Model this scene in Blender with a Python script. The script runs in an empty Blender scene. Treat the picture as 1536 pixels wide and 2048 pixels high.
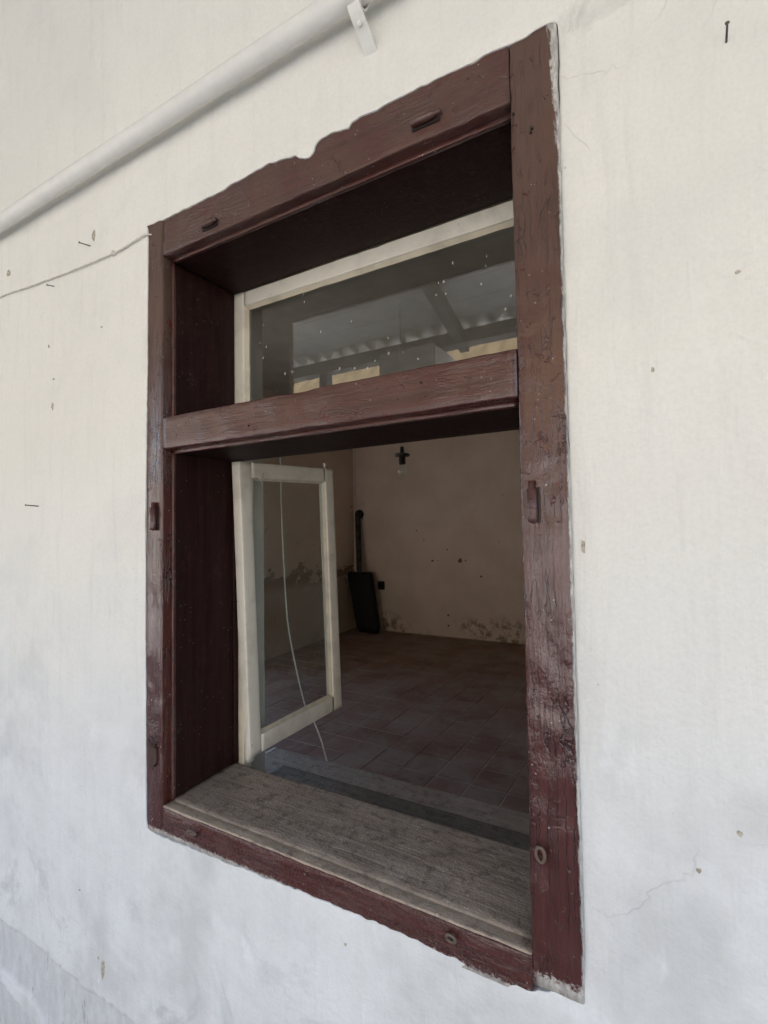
import bpy, bmesh, math, random
from mathutils import Vector, Matrix, noise as mn
random.seed(7)
R = math.radians
sc = bpy.context.scene
C = sc.collection
Z0 = 0.95                      # height of the window frame's bottom edge above the porch floor

# ------------------------------------------------------------------ camera
cam = bpy.data.cameras.new('camera'); co = bpy.data.objects.new('camera', cam); C.objects.link(co)
cam.sensor_fit = 'HORIZONTAL'; cam.sensor_width = 18.0; cam.lens = 18.0 * 1010.66 / 1536
cam.clip_start = 0.02; cam.clip_end = 500
yaw, pitch, roll = R(-30.08838), R(2.22499), R(-0.89354)
fw = Vector((math.sin(yaw)*math.cos(pitch), math.cos(yaw)*math.cos(pitch), math.sin(pitch)))
rt = Vector((math.cos(yaw), -math.sin(yaw), 0)); upv = rt.cross(fw)
r2 = math.cos(roll)*rt + math.sin(roll)*upv; u2 = -math.sin(roll)*rt + math.cos(roll)*upv
CAM = Vector((1.20447, -0.84197, 0.74146 + Z0))
m = Matrix((r2, u2, -fw)).transposed().to_4x4(); m.translation = CAM
co.matrix_world = m
sc.camera = co

# ------------------------------------------------------------------ sky, sun, exposure
SUN_EL, SUN_AZ = R(56), R(25)          # behind the house: the porch side lies in shade
w = bpy.data.worlds.new('World'); sc.world = w; w.use_nodes = True
nt = w.node_tree; nt.nodes.clear()
sk = nt.nodes.new('ShaderNodeTexSky'); sk.sky_type = 'NISHITA'; sk.sun_disc = False
sk.sun_elevation = SUN_EL; sk.sun_rotation = SUN_AZ; sk.altitude = 120; sk.dust_density = 1.2; sk.ozone_density = 1.0
bg = nt.nodes.new('ShaderNodeBackground'); bg.inputs['Strength'].default_value = 0.15
wo = nt.nodes.new('ShaderNodeOutputWorld')
nt.links.new(sk.outputs[0], bg.inputs[0]); nt.links.new(bg.outputs[0], wo.inputs[0])
sl = bpy.data.lights.new('sun', 'SUN'); sl.energy = 3.3; sl.angle = R(0.5); sl.color = (1.0, 0.95, 0.87)
so = bpy.data.objects.new('sun', sl); C.objects.link(so); so.location = (0, 3, 12)
sd = Vector((math.sin(SUN_AZ)*math.cos(SUN_EL), math.cos(SUN_AZ)*math.cos(SUN_EL), math.sin(SUN_EL)))
so.rotation_euler = sd.to_track_quat('Z', 'Y').to_euler()
vs = sc.view_settings; vs.view_transform = 'Standard'; vs.look = 'None'; vs.gamma = 1; vs.use_curve_mapping = False
vs.exposure = 2.24
sc.cycles.max_bounces = 8; sc.cycles.diffuse_bounces = 5; sc.cycles.glossy_bounces = 4
sc.cycles.transparent_max_bounces = 12; sc.cycles.sample_clamp_indirect = 6

# ------------------------------------------------------------------ node helpers
class NT:
    def __init__(s, name):
        s.m = bpy.data.materials.new(name); s.m.use_nodes = True
        s.t = s.m.node_tree; s.t.nodes.clear()
        s.out = s.t.nodes.new('ShaderNodeOutputMaterial')
        s.pos = s.t.nodes.new('ShaderNodeNewGeometry')
    def n(s, typ, ins=None, **kw):
        nd = s.t.nodes.new(typ)
        for k, v in kw.items(): setattr(nd, k, v)
        for k, v in (ins or {}).items():
            if hasattr(v, 'is_output') or isinstance(v, bpy.types.NodeSocket): s.t.links.new(v, nd.inputs[k])
            else: nd.inputs[k].default_value = v
        return nd
    def P(s, scale=(1, 1, 1), src=None, loc=(0, 0, 0)):
        return s.n('ShaderNodeMapping', {0: src or s.pos.outputs['Position'], 1: loc, 3: scale}).outputs[0]
    def noise(s, vec, scale, detail=4, rough=.55, dist=0):
        return s.n('ShaderNodeTexNoise', {'Vector': vec, 'Scale': scale, 'Detail': detail, 'Roughness': rough, 'Distortion': dist}).outputs[0]
    def voro(s, vec, scale, feature='F1', rnd=1.0):
        return s.n('ShaderNodeTexVoronoi', {'Vector': vec, 'Scale': scale, 'Randomness': rnd}, feature=feature).outputs['Distance']
    def ramp(s, f, a, b):          # smoothstep a..b -> 0..1 (a may exceed b)
        nd = s.n('ShaderNodeMapRange', {0: f, 1: min(a, b), 2: max(a, b), 3: 0 if a < b else 1, 4: 1 if a < b else 0}, interpolation_type='SMOOTHSTEP')
        return nd.outputs[0]
    def math(s, op, a, b=0.0, c=0.0):
        return s.n('ShaderNodeMath', {0: a, 1: b, 2: c}, operation=op).outputs[0]
    def mix(s, f, a, b):
        nd = s.t.nodes.new('ShaderNodeMix'); nd.data_type = 'RGBA'
        for idx, v in ((0, f), (6, a), (7, b)):
            if isinstance(v, bpy.types.NodeSocket): s.t.links.new(v, nd.inputs[idx])
            else: nd.inputs[idx].default_value = (*v, 1) if idx != 0 and len(v) == 3 else v
        return nd.outputs[2]
    def xyz(s):
        return s.n('ShaderNodeSeparateXYZ', {0: s.pos.outputs['Position']}).outputs
    def bump(s, h, strength=.3, dist=.002, nrm=None):
        i = {'Height': h, 'Strength': strength, 'Distance': dist}
        if nrm: i['Normal'] = nrm
        return s.n('ShaderNodeBump', i).outputs[0]
    def bsdf(s, col, rough=.5, nrm=None, metal=0.0, ior=1.5, spec=.5, **kw):
        i = {'Roughness': rough, 'Metallic': metal, 'IOR': ior, 'Specular IOR Level': spec}
        i['Base Color'] = col if isinstance(col, bpy.types.NodeSocket) else (*col, 1)
        if nrm: i['Normal'] = nrm
        b = s.n('ShaderNodeBsdfPrincipled', i)
        s.t.links.new(b.outputs[0], s.out.inputs[0]); return b

def paint(name, axis, base=(.050, .0112, .0084), dust=.25, dustcol=(.108, .068, .049), wash=False, rough=.3, crack=.5, relief=1.0, top_dust=False, coat=.5, spec=.5, flakes=.7, specks=.75):
    """old brown oil paint on wood; axis = direction of the grain"""
    k = NT(name); x, y, z = k.xyz()
    st = {'x': (3, 60, 60), 'z': (60, 60, 3), 'y': (60, 3, 60)}[axis]
    st2 = {'x': (14, 110, 110), 'z': (110, 110, 14), 'y': (110, 14, 110)}[axis]
    g = k.noise(k.P(st), 1.0, 4, .65, .4)
    blot = k.noise(k.P(), 9, 4, .6)
    fine = k.noise(k.P(), 170, 3, .6)
    patch = k.noise(k.P(loc=(3, 1, 7)), 30, 5, .7, .6)
    wr = k.noise(k.P(st2), 1.0, 3, .6, 1.0)
    rough_zone = k.ramp(k.noise(k.P(loc=(9, 2, 4)), 5.5, 2), .42, .60)                             # where the paint has wrinkled
    c = k.mix(k.ramp(g, .3, .75), base, tuple(min(1, v*1.6+.004) for v in base))
    flake = k.ramp(k.math('ADD', patch, k.math('MULTIPLY', blot, .25)), .74, .77)
    c = k.mix(k.math('MULTIPLY', flake, flakes), c, (.100, .024, .018))                                # fresher red where the top coat has flaked
    dk = k.math('MULTIPLY', k.ramp(k.math('ADD', blot, k.math('MULTIPLY', fine, .35)), .78-dust, 1.12-dust*.6), min(1, .35+dust))
    if top_dust:
        dk = k.math('MAXIMUM', dk, k.math('MULTIPLY', k.ramp(k.math('ADD', z, k.math('MULTIPLY', blot, .5)), Z0+1.0, Z0+1.75), .66))
    dk = k.math('MULTIPLY', dk, k.ramp(flake, 1.0, .2))
    c = k.mix(dk, c, dustcol)
    groove = k.math('MULTIPLY', k.ramp(wr, .44, .34), rough_zone)
    c = k.mix(k.math('MULTIPLY', groove, crack), c, (.012, .0055, .005))
    st3 = {'x': (2.2, 75, 75), 'z': (75, 75, 2.2), 'y': (75, 2.2, 75)}[axis]
    wob = k.n('ShaderNodeVectorMath', {0: k.P(st3), 1: k.n('ShaderNodeTexNoise', {'Vector': k.P(), 'Scale': 26.0, 'Detail': 3}).outputs[1]}, operation='ADD').outputs[0]
    split = k.math('MULTIPLY', k.ramp(k.voro(wob, 1.0, 'DISTANCE_TO_EDGE'), .050, .012), k.ramp(k.noise(k.P(loc=(2, 8, 1)), 8, 3), .46, .62))
    c = k.mix(k.math('MULTIPLY', split, min(1, crack*1.3)), c, (.010, .005, .0045))
    fl = k.math('MULTIPLY', k.ramp(k.voro(k.P(), 85), .16, .07), k.ramp(k.noise(k.P(), 21, 2), .53, .62))
    c = k.mix(k.math('MULTIPLY', fl, specks), c, (.46, .42, .37))                                    # paint and lime specks
    ws = fl
    if wash:                                                                                      # limewash dragged over the frame's rim
        nz = k.noise(k.P((1, 1, .3)), 75, 5, .75)
        n3 = k.noise(k.P(loc=(0, 3, 0)), 120, 4, .7)
        e1 = k.ramp(k.math('ADD', x, k.math('MULTIPLY', nz, .012)), 1.0605, 1.0630)
        zr = k.math('SUBTRACT', z, Z0)
        e2 = k.math('MULTIPLY', k.ramp(k.math('ADD', zr, k.math('MULTIPLY', n3, -.03)), -.016, -.022), .8)
        corner = k.math('MULTIPLY', k.ramp(k.math('ADD', x, k.math('MULTIPLY', nz, .03)), .99, 1.015), k.ramp(k.math('ADD', zr, k.math('MULTIPLY', n3, -.06)), .008, -.004))
        e3 = k.math('MULTIPLY', k.ramp(k.math('ADD', k.math('ADD', x, k.math('MULTIPLY', zr, .05)), k.math('MULTIPLY', nz, .030)), 1.137, 1.141), k.ramp(zr, 1.36, 1.40))
        e = k.math('MAXIMUM', k.math('MAXIMUM', e1, e2), k.math('MAXIMUM', corner, e3))
        wcol = k.mix(k.ramp(k.noise(k.P((1, 1, .4)), 90, 3, .7), .4, .65), (.40, .385, .36), (.66, .645, .61))
        c = k.mix(k.math('MULTIPLY', e, .82), c, wcol); ws = k.math('MAXIMUM', ws, e)
    ro = k.math('ADD', k.math('MULTIPLY', dk, .42), k.math('MULTIPLY', k.ramp(fine, .3, .7), .10))
    ro = k.math('ADD', k.math('ADD', ro, rough), k.math('MULTIPLY', ws, .4))
    h = k.math('ADD', k.math('MULTIPLY', wr, k.math('ADD', .12, rough_zone)), k.math('MULTIPLY', g, .35))
    h = k.math('SUBTRACT', h, k.math('MULTIPLY', flake, .45))
    h = k.math('ADD', h, k.math('MULTIPLY', fine, .12))
    h = k.math('ADD', h, k.math('MULTIPLY', patch, k.math('ADD', .25, k.math('MULTIPLY', rough_zone, .6)))); h = k.math('SUBTRACT', h, k.math('MULTIPLY', split, .9*min(1, crack*1.3)))
    b = k.bsdf(c, ro, k.bump(h, .8*relief, .0035), spec=spec)
    b.inputs['Coat Weight'].default_value = coat; b.inputs['Coat Roughness'].default_value = .10
    k.t.links.new(k.math('MULTIPLY', k.ramp(k.math('MAXIMUM', dk, ws), .6, .1), coat), b.inputs['Coat Weight'])
    k.t.links.new(b.inputs['Normal'].links[0].from_socket, b.inputs['Coat Normal'])
    return k.m

def white_paint(name, base=(.70, .645, .545), dirt=.5):
    k = NT(name)
    n1 = k.noise(k.P(), 14, 5, .6); n2 = k.noise(k.P((70, 70, 6)), 1, 5, .6); n3 = k.noise(k.P(), 120, 4, .6)
    c = k.mix(k.math('MULTIPLY', k.ramp(n1, .45, .75), dirt), base, tuple(v*.62 for v in base))
    c = k.mix(k.math('MULTIPLY', k.ramp(k.noise(k.P(loc=(4, 4, 1)), 40, 6, .7), .66, .70), .9), c, (.17, .10, .06))
    h = k.math('ADD', k.math('MULTIPLY', n2, .7), k.math('MULTIPLY', n3, .5))
    k.bsdf(c, .45, k.bump(h, .4, .002)); return k.m

def plain(name, col, rough=.6, var=.25, scale=20, bump=.2, metal=0.0, spec=.5):
    k = NT(name); n1 = k.noise(k.P(), scale, 5, .6); n2 = k.noise(k.P(), scale*9, 3, .6)
    c = k.mix(k.ramp(n1, .3, .7), tuple(v*(1-var) for v in col), tuple(min(1, v*(1+var)) for v in col))
    k.bsdf(c, rough, k.bump(k.math('ADD', n1, k.math('MULTIPLY', n2, .5)), bump, .003), metal, spec=spec); return k.m

def rusty(name, base=(.055, .02, .015), rust=.5):
    k = NT(name); n1 = k.noise(k.P(), 55, 6, .7); n2 = k.noise(k.P(), 240, 4, .6)
    c = k.mix(k.ramp(n1, .62-rust*.18, .78-rust*.18), base, (.16, .055, .02))
    k.bsdf(c, k.math('ADD', .3, k.math('MULTIPLY', n1, .4)), k.bump(k.math('ADD', n1, k.math('MULTIPLY', n2, .6)), .6, .002)); return k.m

def glass(name, specks=.5, haze=.02, n=1.5):
    k = NT(name)
    ior = k.n('ShaderNodeMix', {0: k.pos.outputs['Backfacing'], 2: n, 3: 1/n}).outputs[0]
    fr = k.n('ShaderNodeFresnel', {'IOR': ior}).outputs[0]
    tr = k.n('ShaderNodeBsdfTransparent', {0: (.93, .95, .94, 1)}).outputs[0]
    gl = k.n('ShaderNodeBsdfGlossy', {'Color': (1, 1, 1, 1), 'Roughness': 0.0}).outputs[0]
    a = k.n('ShaderNodeMixShader', {0: fr, 1: tr, 2: gl}).outputs[0]
    df = k.n('ShaderNodeBsdfDiffuse', {0: (.62, .60, .55, 1)}).outputs[0]
    sp = k.math('MULTIPLY', k.ramp(k.voro(k.P((1, 1, .6)), 44), .13, .06), k.ramp(k.noise(k.P(), 13, 2), .48, .57))
    film = k.math('MULTIPLY', k.ramp(k.noise(k.P(), 5, 5, .6), .35, .7), haze)
    f = k.math('MAXIMUM', k.math('MULTIPLY', sp, specks), film)
    a = k.n('ShaderNodeMixShader', {0: f, 1: a, 2: df}).outputs[0]
    k.t.links.new(a, k.out.inputs[0]); return k.m

def wall_mat():
    k = NT('limewashed_plaster'); x, y, z = k.xyz()
    att = k.n('ShaderNodeAttribute', attribute_name='bare').outputs['Fac']
    big = k.noise(k.P(), 1.3, 3, .55); mid = k.noise(k.P(), 6, 4, .6); br = k.noise(k.P((30, 30, 2.6)), 1, 4, .65, .3)
    br2 = k.noise(k.P((3, 3, 26)), 1, 3, .6, .5); fine = k.noise(k.P(), 150, 2, .65)
    c = k.mix(k.ramp(big, .35, .7), (.755, .737, .690), (.785, .767, .718))
    low = k.ramp(k.math('ADD', z, k.math('MULTIPLY', big, .9)), Z0+1.30, Z0+.35)                  # bluish skylight on the lower wall, painted into its colour
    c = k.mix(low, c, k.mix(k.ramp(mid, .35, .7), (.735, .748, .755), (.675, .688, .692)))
    stain = k.math('MULTIPLY', k.ramp(k.noise(k.P(loc=(2, 0, 5)), 2.6, 4, .65), .48, .66), k.math('ADD', .16, k.math('MULTIPLY', low, .6)))
    c = k.mix(stain, c, (.55, .56, .56))
    c = k.mix(k.math('MULTIPLY', k.ramp(br, .50, .75), .22), c, (.58, .57, .545))
    damp = k.math('MULTIPLY', k.ramp(k.noise(k.P(loc=(7, 0, 2)), 4.2, 5, .7, .6), .52, .66), k.ramp(z, Z0+.12, Z0-.55))
    c = k.mix(k.math('MULTIPLY', damp, .75), c, (.48, .49, .505))
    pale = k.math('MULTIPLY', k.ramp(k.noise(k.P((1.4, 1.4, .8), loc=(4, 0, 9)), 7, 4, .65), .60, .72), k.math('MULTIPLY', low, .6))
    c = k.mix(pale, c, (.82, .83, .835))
    wob = k.n('ShaderNodeMixRGB', {0: .12, 1: k.pos.outputs['Position'], 2: k.n('ShaderNodeTexNoise', {'Vector': k.pos.outputs['Position'], 'Scale': 5.0, 'Detail': 4}).outputs[1]}).outputs[0]
    hair = k.voro(wob, 3.4, 'DISTANCE_TO_EDGE')
    hm = k.math('MULTIPLY', k.ramp(hair, .0026, .0), k.ramp(k.noise(k.P(loc=(1, 0, 8)), 3.1, 2), .53, .64))
    c = k.mix(k.math('MULTIPLY', hm, .13), c, (.36, .34, .31))
    dots = k.math('MULTIPLY', k.ramp(k.voro(k.P(), 21), .050, .02), k.ramp(k.noise(k.P(loc=(5, 0, 3)), 6, 2), .52, .60))
    c = k.mix(k.math('MULTIPLY', dots, .55), c, (.30, .28, .25))
    barec = k.mix(k.ramp(k.noise(k.P((1, 1, .4)), 30, 4, .7), .35, .7), (.55, .56, .57), (.64, .65, .66))
    barec = k.mix(k.math('MULTIPLY', k.ramp(k.noise(k.P((1, 1, .35), loc=(0, 0, 3)), 22, 4, .7), .60, .68), .8), barec, (.38, .39, .395))
    c = k.mix(att, c, barec)
    h = k.math('ADD', k.math('MULTIPLY', br, .8), k.math('MULTIPLY', br2, k.math('MULTIPLY', low, .25)))
    h = k.math('ADD', h, k.math('MULTIPLY', fine, .2)); h = k.math('ADD', h, k.math('MULTIPLY', mid, 1.3))
    h = k.math('SUBTRACT', h, k.math('MULTIPLY', hm, .2))
    lump = k.noise(k.P(loc=(3, 0, 1)), 19, 3, .6, .8); h = k.math('ADD', h, k.math('MULTIPLY', lump, .6))
    c = k.mix(k.math('MULTIPLY', k.ramp(fine, .35, .75), .10), c, (.42, .41, .39))
    k.bsdf(c, .85, k.bump(h, .65, .006), spec=.25); return k.m

def room_wall_mat(name, patch=None):
    k = NT(name); x, y, z = k.xyz()
    n1 = k.noise(k.P(), 2.2, 5, .6); n2 = k.noise(k.P(), 34, 5, .6)
    c = k.mix(k.ramp(n1, .3, .7), (.66, .525, .42), (.74, .605, .50))
    sp = k.math('MULTIPLY', k.ramp(k.voro(k.P(), 4.6), .075, .045), k.ramp(k.noise(k.P(loc=(3, 3, 3)), 2.2, 2), .52, .56))
    c = k.mix(sp, c, (.16, .085, .04))
    zz = k.math('ADD', k.math('SUBTRACT', z, Z0-.6), k.math('MULTIPLY', n1, -.45))
    mould = k.math('MULTIPLY', k.math('MULTIPLY', k.ramp(zz, .10, -.08), k.ramp(k.noise(k.P(loc=(1, 5, 0)), 9, 5, .7), .46, .58)), k.ramp(k.noise(k.P(loc=(4.4, 0, 0)), 1.1, 1), .48, .56))
    c = k.mix(k.math('MULTIPLY', mould, .75), c, (.19, .13, .07))
    h = k.math('ADD', n1, k.math('MULTIPLY', n2, .25))
    if patch:                                    # old earthen render where the paint has come away
        pm = k.math('ADD', k.math('SUBTRACT', z, Z0), k.math('MULTIPLY', k.noise(k.P((.8, .8, 1.6)), 2.4, 6, .65), -1.25))
        edge = k.ramp(pm, -.36, -.42)
        fall = k.ramp(k.math('SUBTRACT', z, Z0), .20, .05)
        c = k.mix(k.math('MULTIPLY', edge, .85), c, k.mix(fall, (.22, .155, .105), (.46, .37, .285)))
        h = k.math('SUBTRACT', h, k.math('MULTIPLY', edge, .8))
    k.bsdf(c, .9, k.bump(h, .5, .012), spec=.2); return k.m

def tile_mat():
    k = NT('cement_tile'); oi = k.n('ShaderNodeObjectInfo').outputs['Random']
    n1 = k.noise(k.P(), 3.5, 5, .65); n2 = k.noise(k.P(), 22, 6, .7)
    c = k.mix(oi, (.175, .090, .072), (.235, .138, .114))
    c = k.mix(k.math('MULTIPLY', k.ramp(k.math('ADD', n1, k.math('MULTIPLY', n2, .3)), .52, .78), .75), c, (.29, .235, .20))
    c = k.mix(k.math('MULTIPLY', k.ramp(n2, .55, .72), .4), c, (.33, .275, .24))
    k.bsdf(c, k.math('ADD', .45, k.math('MULTIPLY', n2, .35)), k.bump(n2, .3, .003)); return k.m

def wood_grey(name, a, b, axis='x', scratch=True, rough=.75):
    k = NT(name); st = {'x': (4.5, 46, 46), 'y': (46, 4.5, 46)}[axis]
    g = k.noise(k.P(st), 1.0, 7, .65, .9); n1 = k.noise(k.P(), 7, 5, .65); n2 = k.noise(k.P(), 190, 3, .6)
    c = k.mix(k.ramp(g, .3, .7), a, b)
    c = k.mix(k.math('MULTIPLY', k.ramp(n1, .42, .70), .5), c, tuple(v*1.3 for v in b))
    c = k.mix(k.math('MULTIPLY', k.ramp(n2, .55, .75), .35), c, tuple(v*.5 for v in a))
    if scratch:
        s = k.math('MULTIPLY', k.ramp(k.noise(k.P((5, 60, 60), loc=(2, 2, 2)), 1, 5, .7, 1.5), .615, .66), k.ramp(n1, .38, .55))
        c = k.mix(k.math('MULTIPLY', s, .75), c, (.52, .44, .36))
        d = k.math('MULTIPLY', k.ramp(k.voro(k.P(), 95), .22, .10), k.ramp(k.noise(k.P(), 14, 3), .46, .6))
        c = k.mix(k.math('MULTIPLY', d, .8), c, (.60, .54, .47))
    n4 = k.noise(k.P(), 42, 4, .7); c = k.mix(k.math('MULTIPLY', k.ramp(n4, .50, .66), .6), c, tuple(v*.42 for v in a))
    k.bsdf(c, rough, k.bump(k.math('ADD', k.math('ADD', g, n4), k.math('MULTIPLY', n2, .5)), .9, .004)); return k.m

def roof_tile_mat():
    k = NT('roof_tile'); n1 = k.noise(k.P(), 3, 5, .7); n2 = k.noise(k.P(), 16, 4, .7)
    c = k.mix(k.ramp(n1, .3, .7), (.17, .118, .06), (.27, .195, .10)); c = k.mix(k.math('MULTIPLY', k.ramp(n2, .5, .7), .5), c, (.10, .075, .045))
    k.bsdf(c, .85, k.bump(n2, .4, .02)); return k.m

M = dict(
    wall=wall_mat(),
    jamb=paint('brown_paint_upright', 'z', wash=True, rough=.17, crack=.42, relief=1.15, top_dust=True, dust=.0, coat=.45),
    rail=paint('brown_paint_rail', 'x', wash=True, rough=.22, crack=.14, dust=.10, top_dust=True, relief=.9, coat=.3),
    head=paint('brown_paint_head', 'x', wash=False, rough=.34, dust=.32, relief=1.5, crack=.10),
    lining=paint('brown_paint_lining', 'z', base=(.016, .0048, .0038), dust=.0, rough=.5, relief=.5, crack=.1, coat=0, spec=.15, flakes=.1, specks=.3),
    bead=paint('brown_paint_bead', 'x', dust=.25, rough=.3, relief=.7),
    dusty=wood_grey('dusty_ledge', (.30, .235, .185), (.40, .325, .26)),
    sill=wood_grey('weathered_sill', (.205, .163, .132), (.34, .280, .232)),
    ledge=wood_grey('grey_board', (.25, .205, .175), (.36, .305, .265), scratch=False, rough=.5),
    ledge_shade=wood_grey('sill_shade_board', (.11, .086, .070), (.18, .145, .12), scratch=False, rough=.7),  # darker copy of the ledge wood, for the sill's painted shadow
    white=white_paint('cream_paint'), white2=white_paint('grey_white_paint', (.68, .65, .58), .4),
    putty=white_paint('old_putty', (.60, .53, .40), .7),
    pane=glass('window_glass', .85, .012, 1.85), pane2=glass('sash_glass', .6, .03),
    iron=rusty('painted_iron', (.040, .015, .012), .3), iron2=rusty('rusty_iron', (.12, .085, .065), .25), slot=rusty('rust_dark', (.012, .006, .005), .25), nail=plain('nail_iron', (.10, .095, .09), .5, .4, 90, .3, .6),
    pipe=plain('painted_pipe', (.72, .71, .68), .5, .03, 25, .06), cable=plain('white_cable', (.60, .57, .52), .6, .12, 50, .2),
    cord=plain('cord', (.52, .50, .46), .8, .1, 200, .3),
    room=room_wall_mat('room_plaster'), room_l=room_wall_mat('room_plaster_peeling', True),
    reveal=plain('inner_reveal_plaster', (.56, .515, .45), .9, .08, 12, .3), ceil=plain('room_ceiling', (.55, .50, .43), .9, .08, 6, .2),
    tile=tile_mat(), grout=plain('grout', (.42, .36, .31), .9, .2, 40, .2),
    stove=plain('black_enamel', (.006, .0055, .0055), .7, .2, 15, .1), flue=plain('stove_pipe_metal', (.055, .048, .045), .35, .4, 12, .15, .7),
    black=plain('black_bakelite', (.014, .012, .011), .4, .2, 60, .05), bulb=glass('bulb_glass', .0, .04), brass=plain('brass', (.35, .24, .10), .35, .2, 60, .1, .9),
    masonry=plain('masonry', (.5, .45, .38), .9, .1, 6, .2), chip=plain('chipped_plaster', (.42, .37, .30), .95, .35, 120, .5), fleck=plain('lime_fleck', (.62, .60, .56), .9, .1, 90, .4),
    concrete=plain('concrete', (.27, .265, .255), .85, .15, 3, .3), yard=plain('yard_concrete', (.51, .505, .495), .9, .2, .8, .4), dark_strip=plain('dark_ground', (.075, .06, .042), .95, .35, 4, .6), earth=plain('yard_earth', (.20, .17, .11), .95, .3, .7, .4),
    sheet=plain('whitewashed_boards', (.84, .83, .80), .85, .12, 5, .2), timber=plain('grey_painted_timber', (.26, .25, .235), .7, .2, 10, .3), pillar=plain('pillar_plaster', (.56, .54, .50), .85, .08, 4, .3),
    rtile=roof_tile_mat(), facade=plain('facade_render', (.63, .60, .55), .9, .08, 2, .2), darkglass=plain('dark_window_pane', (.03, .035, .04), .1, .1, 4, 0), door=plain('door_wood', (.16, .09, .05), .6, .2, 8, .2),
    leaf=plain('foliage', (.055, .10, .03), .7, .4, 5, .2), bark=plain('bark', (.12, .085, .06), .9, .3, 20, .6),
)

# ------------------------------------------------------------------ object helpers
def link(name, me, mat, parent=None, smooth=False, loc=None):
    o = bpy.data.objects.new(name, me); C.objects.link(o)
    if mat and not me.materials: me.materials.append(mat)
    if smooth:
        for p in me.polygons: p.use_smooth = True
    if loc: o.location = loc
    if parent:
        o.parent = parent
        W = Matrix.Translation((0, 0, 0)); q = parent
        o.matrix_parent_inverse = world(parent).inverted()
    return o
def world(o):
    m = Matrix.LocRotScale(o.location, o.rotation_euler, o.scale)
    if o.parent: m = world(o.parent) @ o.matrix_parent_inverse @ m
    return m
def fin(name, bm, mat, parent=None, smooth=False):
    bmesh.ops.recalc_face_normals(bm, faces=bm.faces)
    me = bpy.data.meshes.new(name); bm.to_mesh(me); bm.free()
    return link(name, me, mat, parent, smooth)
def thing(name, label, cat, loc, group=None):
    o = bpy.data.objects.new(name, None); C.objects.link(o); o.location = loc; o.empty_display_size = .1
    return tag(o, label, cat, group)
def tag(o, label, cat, group=None):
    o['label'] = label; o['category'] = cat
    if group: o['group'] = group
    return o
def struct(o): o['kind'] = 'structure'; return o

def rrect(u0, u1, v0, v1, r=.003, step=.012):
    """rounded rectangle outline, points about step apart, counter-clockwise"""
    pts = []
    cs = [(u1-r, v0+r, -90), (u1-r, v1-r, 0), (u0+r, v1-r, 90), (u0+r, v0+r, 180)]
    for i, (cx, cy, a) in enumerate(cs):
        for k in range(3):
            t = R(a + 45*k); pts.append((cx+r*math.cos(t), cy+r*math.sin(t)))
        nx = cs[(i+1) % 4]; t = R(nx[2]); q = (nx[0]+r*math.cos(t), nx[1]+r*math.sin(t)); p = pts[-1]
        n = int(math.hypot(q[0]-p[0], q[1]-p[1])/step)
        for j in range(1, n): pts.append((p[0]+(q[0]-p[0])*j/n, p[1]+(q[1]-p[1])*j/n))
    return pts
def sweep(bm, axis, a0, a1, prof, n=None, amp=.0, chip=.0, seed=0, bend=None):
    n = n or max(1, int(abs(a1-a0)/.014)); cu = sum(p[0] for p in prof)/len(prof); cv = sum(p[1] for p in prof)/len(prof)
    rings = []
    for i in range(n+1):
        a = a0+(a1-a0)*i/n; ring = []
        for (u, v) in prof:
            d = Vector((u-cu, v-cv)); L = d.length or 1; d /= L
            w = 0
            if amp: w += amp*mn.noise(Vector((a*9, u*30+seed, v*30)))+amp*.6*mn.noise(Vector((a*40, u*60, v*60+seed)))
            if chip:
                q = mn.noise(Vector((a*22+seed*3, seed, 1.5)))
                if q > .25: w -= chip*(q-.25)*1.6*max(0, mn.noise(Vector((u*90, v*90, a*30)))+.4)
            uu, vv = u+d.x*w, v+d.y*w
            p = {'x': (a, uu, vv), 'y': (uu, a, vv), 'z': (uu, vv, a)}[axis]
            p = Vector(p)
            if bend: p += bend(a)
            ring.append(bm.verts.new(p))
        rings.append(ring)
    m_ = len(prof)
    for i in range(n):
        for j in range(m_):
            bm.faces.new((rings[i][j], rings[i][(j+1) % m_], rings[i+1][(j+1) % m_], rings[i+1][j]))
    bm.faces.new(rings[0][::-1]); bm.faces.new(rings[-1])
    return rings
def board(name, axis, a0, a1, u0, u1, v0, v1, mat, parent, r=.003, amp=.0012, chip=.003, seed=0, n=None, step=.012):
    bm = bmesh.new(); o = Z0
    if axis == 'z': sweep(bm, 'z', a0+o, a1+o, rrect(u0, u1, v0, v1, r, step), n, amp, chip, seed)
    elif axis == 'x': sweep(bm, 'x', a0, a1, rrect(u0, u1, v0+o, v1+o, r, step), n, amp, chip, seed)
    else: sweep(bm, 'y', a0, a1, rrect(u0, u1, v0+o, v1+o, r, step), n, amp, chip, seed)
    return fin(name, bm, mat, parent, True)
def box(bm, x0, x1, y0, y1, z0, z1):
    vs_ = [bm.verts.new((x, y, z)) for x in (x0, x1) for y in (y0, y1) for z in (z0, z1)]
    for f in ((0, 1, 3, 2), (4, 6, 7, 5), (0, 4, 5, 1), (2, 3, 7, 6), (0, 2, 6, 4), (1, 5, 7, 3)): bm.faces.new([vs_[i] for i in f])
def bx(name, x0, x1, y0, y1, z0, z1, mat, parent=None, bev=0):
    bm = bmesh.new(); box(bm, x0, x1, y0, y1, z0, z1)
    if bev: bmesh.ops.bevel(bm, geom=bm.edges[:], offset=bev, segments=2, affect='EDGES')
    return fin(name, bm, mat, parent)
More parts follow.
